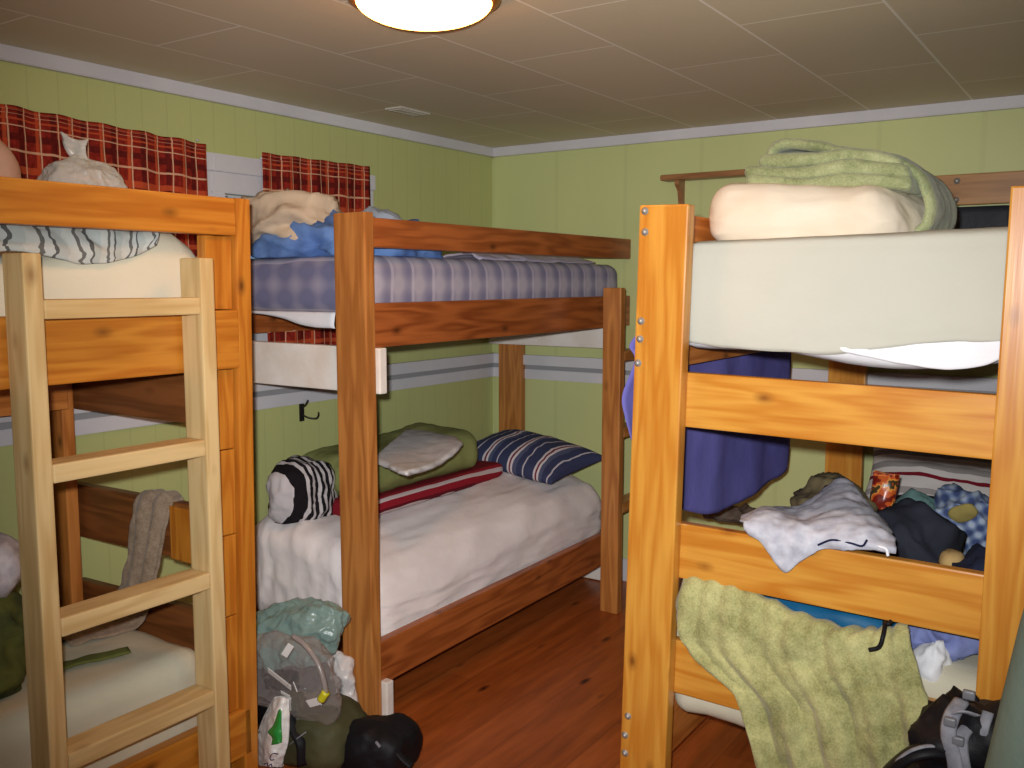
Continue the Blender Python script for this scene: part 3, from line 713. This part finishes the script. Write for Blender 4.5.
# things under the middle board
sb = pb('sleeping_bag', 738, 588, 912, 650, -1.60, .15, m_steelb, ZB, seed=31, amp=.018, scale=7, p=3)
tag(sb, 'blue nylon sleeping bag on the bottom bunk behind the green throw', 'sleeping bag')
tube('drawstring', [Py(884, 618, -1.78), Py(885, 624, -1.87), Py(883, 636, -1.905), Py(879, 647, -1.91), Py(869, 650, -1.912)], .0055, m_black, sb)
tube('drawstring', [Py(884, 624, -1.87), Py(888, 624, -1.88), Py(891, 621, -1.87)], .005, m_black, sb)
tag(pb('shirt', 905, 618, 985, 680, -1.62, .12, fabric('pale blue check', (140, 150, 200), (108, 118, 172), 14), ZB, seed=33, lev=5, lump=.03, fold=(.012, 34, (.6, .4, .8)), amp=.02, scale=9), 'pale blue shirt crumpled right of the green throw on the bottom bunk', 'shirt')
tag(pb('sock', 920, 636, 952, 690, -1.745, .05, m_whitecloth, None, seed=34, amp=.010, scale=12, lev=4, p=1.7, lump=.05, facet=(.008, 14)), 'white sock in front of the pale blue shirt, right of the green throw', 'sock')
Lp = [(684, 574), (677, 604), (680, 640), (708, 670), (735, 694), (748, 730), (762, 775), (772, 812)]
Rp = [(908, 622), (913, 648), (922, 682), (930, 705), (935, 735), (938, 768), (940, 805), (942, 840)]
rows = []
top = [(684, 574), (720, 582), (757, 597), (800, 614), (850, 627), (880, 628), (908, 624)]
rows.append([Py(px, py + 3, -1.75) + V((0, 0, .0)) for px, py in top])
for k, (a, b) in enumerate(zip(Lp, Rp)):
    Y = (-1.845, -1.885, -1.892, -1.90, -1.905, -1.91, -1.915, -1.92)[k]
    r = []
    for i in range(7):
        t = i / 6; px, py = a[0] + (b[0] - a[0]) * t, a[1] + (b[1] - a[1]) * t
        if k == 0: px, py = top[i]
        elif k == 1: py = py + 6 * math.sin(PI * t)
        r.append(Py(px, py, Y))
    rows.append(r)
tag(patch('throw', rows, m_sage, None, 70, 76, .014, (.010, 9), 17, edge=.010, off=.0,
    fn=lambda u, v: -.022 * math.sin(2 * PI * (4.2 * u + .3 * math.sin(3 * v)) + .5) * max(0, v - .15) * 1.2 + .004 * math.sin(70 * u + 9 * v)), 'sage green fleece throw hanging over the lowest end board of the right bunk', 'throw')

# --- middle bed, top bunk
ZM = 1.648
tag(blob('blanket', (.44, -1.61, 1.69), (.33, .285, .085), m_blue, None, p=2.8, amp=.030, scale=6, seed=41, lev=5, lump=.03, fold=(.014, 36, (.3, .5, 1.3)), facet=(.018, 10), flat=ZM, stretch=(1, .6, 2), rot=.1), 'crumpled blue blanket on the lavender checked sheet behind the brown post', 'blanket')
tag(blob('blanket', (.29, -1.755, 1.775), (.22, .15, .10), m_beige, None, p=2.6, amp=.022, scale=6, seed=42, lev=5, lump=.03, fold=(.020, 44, (-.35, .25, 1.3)), facet=(.012, 9), stretch=(1, .6, 2.2), rot=-.15), 'crumpled beige blanket lying on the blue blanket in front of the narrow curtain', 'blanket')
tag(blob('cloth_bundle', (.30, -1.30, 1.755), (.15, .13, .11), m_ltblue, None, p=2.3, amp=.016, scale=9, seed=43, lev=5, lump=.03, fold=(.01, 30, (.5, .4, .8)), flat=ZM), 'pale blue-grey cloth bundle on the top corner bunk beyond the brown post', 'bundle')
rows = [[(x, y, ZM + .012 + dz) for y in (-1.12, -.9, -.65, -.4, -.16)] for x, dz in ((.44, .0), (.55, .02), (.65, .026), (.735, .0))]
tag(patch('sheet', rows, m_lilac, None, 44, 26, .012, (.012, 8), 44, edge=.012), 'pale lilac sheet bunched along the far part of the top corner bunk', 'sheet')

# --- middle bed, bottom bunk
ZL = .622
sst = [(0, (118, 22, 32)), (.22, (196, 176, 176)), (.48, (146, 28, 42)), (.86, (110, 18, 34))]
def serape():
    s = Mat('red and white striped weave'); v = s.coord('Object', rnd=False); sp = s.n('ShaderNodeSeparateXYZ'); s.l(v, sp.inputs[0])
    f = s.math('MULTIPLY_ADD', s.math('SUBTRACT', sp.outputs[0], sp.outputs[2]), 1 / .13, -.50)
    c = s.ramp(f, [(0, (128, 24, 36)), (.22, (158, 36, 50)), (.42, (206, 186, 184)), (.62, (150, 28, 42)), (.86, (104, 16, 30)), (.94, (200, 180, 178))], 'CONSTANT')
    s.bump(s.noise(s.coord('Object'), 350, 1), .12, .002); return s.fin(c, .9, Specular_IOR_Level=.2)
sr = rbox('striped_blanket', (.12, -1.63, ZL - .008), (.51, -.58, ZL + .060), .03, serape(), amp=.006, scale=6, seed=51,
          fn=lambda w: V((w.x - .10 * max(0, (w.y + .95)) ** 1.0 * .9, w.y, ZL + (w.z - ZL) * (1 - .0 * w.y))))
tag(sr, 'folded red and white striped blanket under the olive green blanket in the corner bunk', 'blanket')
zst = [(0, (200, 194, 196))]
for i in range(7): zst += [(.30 + i * .09, (26, 22, 26)), (.345 + i * .09, (204, 198, 198))]
zst[1] = (.20, (26, 22, 26))
zr = blob('rolled_blanket', (.275, -1.71, ZL + .10), (.10, .145, .102), striped('black and white zebra stripes', zst, 1, 1 / .36, 'Object', .03, off=.5), None, p=3.0, amp=.022, scale=9, seed=52, lev=5, flat=ZL - .004, rot=.25, lump=.04)
tag(zr, 'rolled black and white striped blanket at the near end of the corner bottom bunk', 'blanket')
gb = rbox('folded_blanket', (.07, -1.60, ZL + .060), (.465, -.74, ZL + .222), .075, m_olivegrn, amp=.012, scale=5, seed=53, cuts=30,
          fn=lambda w: V((w.x, w.y, w.z + .03 * math.exp(-((w.y + .85) / .2) ** 2) * (1 if w.z > .78 else 0))))
tag(gb, 'thick olive green folded blanket on the red striped one in the corner bunk', 'blanket')
rows = [[Pz(px + 2, py + 4, .875) for px, py in r] for r in ([(372, 452), (388, 462), (404, 470)], [(388, 440), (412, 450), (434, 457)], [(402, 428), (428, 436), (459, 444)], [(412, 423), (434, 428), (452, 432)])]
for r in rows:
    for p in r: p.z = .868 + .012 * math.sin(p.y * 9)
tag(patch('towel', rows, m_pale2, None, 36, 40, .022, (.0035, 9), 55, edge=.012), 'grey-white towel lying on the olive green blanket in the corner bunk', 'towel')
ps = [(0, (60, 66, 98)), (.07, (214, 206, 208)), (.085, (120, 40, 62)), (.10, (216, 208, 210)), (.115, (84, 90, 118)), (.145, (58, 64, 96)), (.19, (196, 190, 198)), (.20, (60, 66, 96))]
pstops = []
for i in range(4):
    for p_, c_ in ps: pstops.append((min(.999, i * .25 + p_ * 1.2), c_))
cu = cushion('pillow', (.48, -.37, ZL + .062), .66, .44, .19, striped('navy striped pillowcase', pstops, 0, 1, warp=.07), rot(rx=.14, ry=.10, rz=-.12), amp=.010, seed=8)
tag(cu, 'navy pillow with white and maroon stripes at the far end of the corner bottom bunk', 'pillow')

# --- left bed, top bunk
ZU = 1.642
m_bag = plastic('thin white plastic', (246, 240, 226), .46, .3)
sa = blob('plastic_bag', (.31, -2.60, 1.795), (.10, .125, .165), m_bag, None, p=2.4, amp=0, seed=61, lev=6, facet=(.020, 9), lump=.05, flat=ZU - .01,
          fn=lambda q: V((q.x * (1 - .70 * max(0, (q.z + .04) / .205) ** 1.9), q.y * (1 - .74 * max(0, (q.z + .04) / .205) ** 1.9), q.z)))
tag(sa, 'tied translucent plastic bag in front of the wide red curtain on the left top bunk', 'plastic bag')
blob('bag_contents', (.31, -2.66, 1.735), (.055, .045, .085), fabric('dark grey garment', (84, 80, 84), (64, 60, 64)), sa, seed=6, amp=.02, scale=12, lev=3)
blob('bag_contents', (.31, -2.555, 1.735), (.05, .045, .085), m_ltblue, sa, seed=7, amp=.02, scale=12, lev=3)
patch('bag_ears', [[(.295, -2.625, 1.925), (.31, -2.61, 1.925), (.325, -2.60, 1.925)], [(.285, -2.645, 1.965), (.31, -2.62, 1.955), (.33, -2.605, 1.962)], [(.285, -2.66, 2.005), (.31, -2.62, 1.985), (.335, -2.60, 1.99)]], m_bag, sa, 16, 12, .003, (.010, 25), 3, edge=.01)
tag(blob('pillow', (.33, -2.965, 1.80), (.10, .13, .16), m_pink, None, p=2.6, amp=.012, scale=7, seed=62, flat=ZU), 'pink-beige pillow propped on the left top bunk at the picture edge', 'pillow')
m_camo = striped('pale grey cloth with dark stripes', [(0, (190, 194, 188)), (.30, (104, 104, 100)), (.42, (186, 192, 188)), (.62, (90, 92, 92)), (.70, (176, 184, 180))], 0, 4.0, warp=.16)
rows = [[(.60, y, 1.665 + dz) for y, dz in ((-3.3, .02), (-3.05, .03), (-2.85, .03), (-2.70, .035), (-2.62, .06))],
        [(.70, y, 1.672 + dz) for y, dz in ((-3.3, .02), (-3.05, .03), (-2.87, .03), (-2.74, .03), (-2.64, .06))],
        [(.752, y, 1.645 + dz) for y, dz in ((-3.3, .0), (-3.05, .01), (-2.88, .0), (-2.77, .01), (-2.66, .045))],
        [(.760, y, z) for y, z in ((-3.3, 1.62), (-3.05, 1.628), (-2.89, 1.602), (-2.78, 1.618), (-2.68, 1.66))]]
tag(patch('clothing', rows, m_camo, None, 50, 26, .008, (.012, 10), 63, uv=(1.6, 1), edge=.008), 'pale cloth with dark stripes bunched along the edge of the left top bunk', 'clothing')

# --- left bed, bottom bunk
ZLB = .472
rows = [[(x, -2.435, .70) for x in (.40, .46, .53)], [(x, -2.452, .86) for x in (.39, .46, .54)], [(x, y, .888) for x, y in ((.385, -2.49), (.46, -2.484), (.54, -2.476))], [(x, y, .865) for x, y in ((.375, -2.535), (.455, -2.527), (.535, -2.517))],
        [(x, -2.545, .70) for x in (.345, .43, .50)], [(x, -2.56, .56) for x in (.31, .40, .47)], [(x, -2.60, .497) for x in (.27, .38, .47)], [(x, -2.68, .494) for x in (.25, .37, .46)], [(x, -2.79, .490) for x in (.24, .34, .43)]]
tag(patch('towel', rows, m_taupe, None, 30, 60, .012, (.008, 12), 71, edge=.008, fn=lambda u, v: .012 * math.sin(u * 15) * (1 - abs(v - .5))), 'taupe towel hanging over the end board of the left bottom bunk', 'towel')
rows = [[(.545, -2.93, ZLB + .02), (.555, -2.86, ZLB + .02), (.575, -2.79, ZLB + .02), (.60, -2.72, ZLB + .02)], [(.59, -2.95, ZLB + .02), (.60, -2.88, ZLB + .02), (.62, -2.81, ZLB + .018), (.64, -2.735, ZLB + .018)]]
tag(patch('strap', rows, fabric('green webbing', (112, 118, 62), (92, 98, 50)), None, 24, 8, .008, (.004, 12), 72), 'flat green webbing strap lying on the left bottom mattress', 'strap')
tag(blob('jacket', (.46, -3.13, .60), (.16, .17, .17), fabric('olive camouflage cloth', (104, 108, 52), (48, 54, 34), 14), None, amp=.025, scale=8, seed=73, flat=ZLB, lev=5, lump=.03, fold=(.012, 30, (.6, .4, .8))), 'olive patterned jacket heaped at the left edge on the bottom bunk', 'jacket')
tag(blob('shirt', (.46, -3.12, .80), (.14, .16, .085), m_greywhite, None, amp=.02, scale=10, seed=74), 'heather grey shirt on top of the olive patterned jacket at the left edge', 'shirt')

# --- floor between the left and the corner bed
pa = pb('bag', 260, 648, 328, 770, -2.13, .10, m_black, 0.0, p=2.8, amp=.012, scale=7, seed=81, lump=.03); tag(pa, 'black bag on the floor underneath the teal plastic bag', 'bag')
m_tealbag = plastic('thin teal plastic', (150, 180, 172), .55, .3)
tb = pb('plastic_bag', 248, 604, 343, 662, -2.10, .10, m_tealbag, None, p=2.4, amp=.0, seed=82, lev=6, facet=(.022, 9), lump=.06, fn=lambda q: V((q.x, q.y, q.z + .32 * q.x)))
tag(tb, 'crumpled pale teal plastic bag between the left and the corner bunk', 'plastic bag')
m_clear = plastic('clear plastic film', (196, 186, 182), .13, .08)
wb = pb('water_bag', 255, 638, 331, 714, -2.275, .04, m_clear, None, p=2.8, amp=0, seed=83, lev=6, facet=(.016, 12), lump=.04)
tag(wb, 'clear plastic water bag with white labels and a yellow-tipped drinking tube', 'water bag')
m_lab = plain('white label', (236, 234, 230), .5)
tube('drinking_tube', [Py(x, y, -2.345) for x, y in ((293, 636), (304, 644), (316, 660), (323, 678), (326, 693))], .008, plastic('grey tube', (170, 160, 156), .5, .2), wb)
tube('bite_valve', [Py(326, 692, -2.347), Py(321, 700, -2.35)], .013, plain('yellow plastic', (206, 200, 40), .4), wb, 12)
for a, b_, hh in (((268, 670), (291, 688), .022), ((284, 656), (291, 645), .022), ((293, 682), (297, 692), .02), ((308, 704), (319, 701), .026), ((281, 692), (290, 697), .012)):
    beam('label', Py(*a, -2.342), Py(*b_, -2.342), hh, .002, m_lab, wb, (0, -.3, 1), .0005)
tag(pb('plastic_bag', 320, 652, 353, 722, -2.028, .03, plastic('white plastic film', (226, 218, 214), .85, .35), None, seed=84, lev=5, amp=0, facet=(.016, 12), lump=.02, p=3), 'white plastic bag wedged against the brown post of the corner bunk', 'plastic bag')
ru = pb('rucksack', 284, 703, 357, 800, -2.215, .12, m_olive, 0.0, p=3, amp=.012, scale=6, seed=85, lev=5, lump=.04, facet=(.008, 9)); tag(ru, 'olive green rucksack on the floor in front of the brown post', 'rucksack')
tube('strap', [Py(291, 712, -2.33), Py(294, 728, -2.345), Py(302, 744, -2.35), Py(303, 765, -2.35)], .02, m_black, ru, 8, .35)
tube('cord', [Py(289, 745, -2.352), Py(298, 738, -2.36), Py(306, 732, -2.35)], .002, m_greyband, ru)
bb = pb('waist_bag', 349, 724, 407, 792, -2.15, .085, m_black, 0.0, p=3.6, amp=.01, scale=8, seed=86, lev=5, lump=.05, facet=(.008, 9)); tag(bb, 'black waist bag on the floor right of the olive rucksack', 'bag')
tube('zip_pull', [Py(376, 742, -2.235), Py(380, 747, -2.237)], .005, m_greyband, bb)
tube('strap', [Py(395, 748, -2.19), Py(402, 757, -2.19), Py(412, 766, -2.18)], .016, m_black, bb, 8, .4)

YS = -2.372
m_carrier = plastic('white carrier film', (236, 234, 230), .96, .35)
def pxrows(rs, dy=0.0): return [[Py(x, y, YS + dy + o) for x, y, o in r] for r in rs]
sg = empty('shopping_bag', Py(272, 766, YS), 'white and green plastic shopping bag beside the foot of the left bunk post', 'shopping bag')
patch('bag_front', pxrows([[(274, 698, .02), (281, 697, .0), (290, 699, .02)], [(264, 716, .01), (277, 715, -.02), (290, 718, .01)], [(257, 735, .01), (272, 740, -.03), (288, 742, .0)], [(256, 752, .01), (270, 756, -.035), (284, 758, .0)], [(257, 766, .01), (269, 768, -.03), (282, 769, .01)]]),
      m_carrier, sg, 24, 40, .003, (.006, 30), 5, edge=.003)
patch('bag_back', pxrows([[(274, 698, .03), (281, 697, .03), (290, 699, .03)], [(264, 716, .06), (277, 715, .07), (290, 718, .06)], [(257, 735, .06), (272, 740, .08), (288, 742, .06)], [(257, 766, .05), (269, 768, .07), (282, 769, .05)]]), m_carrier, sg, 24, 30, .003, (.006, 30), 6, edge=.003)
patch('green_print', pxrows([[(278, 711, -.029), (280, 709, -.029), (281.5, 711, -.027)], [(273, 725, -.034), (278, 725, -.037), (281.5, 726, -.030)], [(267.5, 732, -.040), (275, 733, -.045), (282, 734, -.034)], [(272, 738, -.042), (277, 740, -.045), (282, 741, -.034)], [(271, 745, -.045), (277, 744, -.047), (282, 742, -.036)]]), plain('leaf green film', (40, 142, 58), .4), sg, 14, 18, .002, (.002, 30), 7)
ink = plain('navy print', (36, 40, 92), .5)
tube('letter', pxrows([[(278, 754, -.047), (273, 753.5, -.051), (270, 757, -.052), (271, 760, -.052), (274, 759.5, -.050)]])[0], .0022, ink, sg, 6, .5)
tube('letter', pxrows([[(264, 764, -.050), (267, 763, -.052), (268, 766, -.051), (271, 764, -.050), (272, 767, -.049)]])[0], .0022, ink, sg, 6, .5)

# --- right foreground
rk = blob('rucksack', (2.735, -2.11, .24), (.125, .10, .27), m_black, None, p=3.2, amp=.010, scale=6, seed=91, lev=5, flat=0, rot=.15, facet=(.02, 9)); tag(rk, 'black and grey rucksack standing in front of the right honey post', 'rucksack')
blob('rucksack_lid', (2.765, -2.12, .575), (.115, .10, .075), m_black, rk, p=3, amp=.012, scale=8, seed=92, rot=.15, facet=(.03, 9), lump=.04)
m_buckle = plain('grey buckle', (110, 110, 114), .4)
def strapP(pts, r, m=m_greyband): tube('strap', [Py(x, y, Y) for x, y, Y in pts], r, m, rk, 8, .3)
strapP([(962, 700, -2.20), (952, 715, -2.245), (948, 735, -2.26), (954, 760, -2.26), (957, 785, -2.25)], .017)
strapP([(973, 722, -2.20), (962, 735, -2.245), (961, 752, -2.26), (966, 780, -2.25)], .015)
strapP([(944, 722, -2.21), (960, 712, -2.25), (978, 716, -2.23)], .010)
strapP([(988, 712, -2.21), (982, 735, -2.235), (985, 765, -2.23)], .012)
strapP([(962, 697, -2.19), (970, 692, -2.22), (978, 700, -2.22)], .012, m_black)
for x, y in ((950, 722), (958, 741), (969, 695)):
    p = Py(x, y, -2.262); rbox('buckle', p - V((.012, .006, .010)), p + V((.012, .006, .010)), .004, m_buckle, rk, cuts=4)
tube('hip_belt', [Py(950, 752, -2.22), Py(930, 750, -2.25), Py(912, 754, -2.26), Py(897, 764, -2.25), Py(885, 775, -2.23)], .028, m_black, rk, 10, .45)
tube('belt_edge', [Py(948, 748, -2.235), Py(928, 746, -2.265), Py(910, 751, -2.275), Py(896, 761, -2.265)], .006, m_greyband, rk, 8, .5)
def sleeping_mat():
    n, L = 90, 1.12; ax = V((.155, -.03, 1)).normalized(); base = V((2.875, -2.52, 0)); a = V((1, 0, -.155)).normalized(); b = ax.cross(a)
    rows = []
    for k in (0, .5, 1):
        rows.append([base + ax * (L * k + .02) + a * ((.155 - .0142 * t / (2 * PI)) * math.cos(t)) + b * ((.155 - .0142 * t / (2 * PI)) * math.sin(t)) for t in [i / 70 * 2 * PI * 5.2 + 2.0 for i in range(71)]])
    o = patch('sleeping_mat', rows, fabric('grey green foam', (118, 136, 124), (106, 124, 114), 5, .85), None, 300, 8, .011, (.002, 5), 95)
    tag(o, 'rolled grey-green foam sleeping mat standing at the right picture edge', 'sleeping mat')
sleeping_mat()

# ------------------------------------------------------------------ light, camera
w = bpy.data.worlds.new('World'); S.world = w; w.use_nodes = True
w.node_tree.nodes['Background'].inputs[0].default_value = lin((150, 190, 225)); w.node_tree.nodes['Background'].inputs[1].default_value = .55
fl = bpy.data.lights.new('camera_flash', 'SPOT'); fl.shadow_soft_size = .025; fl.energy = 310; fl.color = (.97, .985, 1); fl.spot_size = math.radians(86); fl.spot_blend = 1
fo = bpy.data.objects.new('camera_flash', fl); COL.objects.link(fo)
fo.location = CAM - RT * .045 - DWN * .075
fo.rotation_euler = (_ray(575, 355)).to_track_quat('-Z', 'Y').to_euler()
cam = bpy.data.cameras.new('camera'); co = bpy.data.objects.new('camera', cam); COL.objects.link(co)
cam.sensor_width = 36; cam.lens = F_PX / 1024 * 36; cam.clip_start = .01
co.matrix_world = Matrix.Translation(CAM) @ Matrix((RT, -DWN, -FWD)).transposed().to_4x4()
S.camera = co
S.view_settings.view_transform = 'Standard'; S.view_settings.look = 'None'; S.view_settings.gamma = 1
S.view_settings.use_curve_mapping = False; S.view_settings.exposure = 0.22
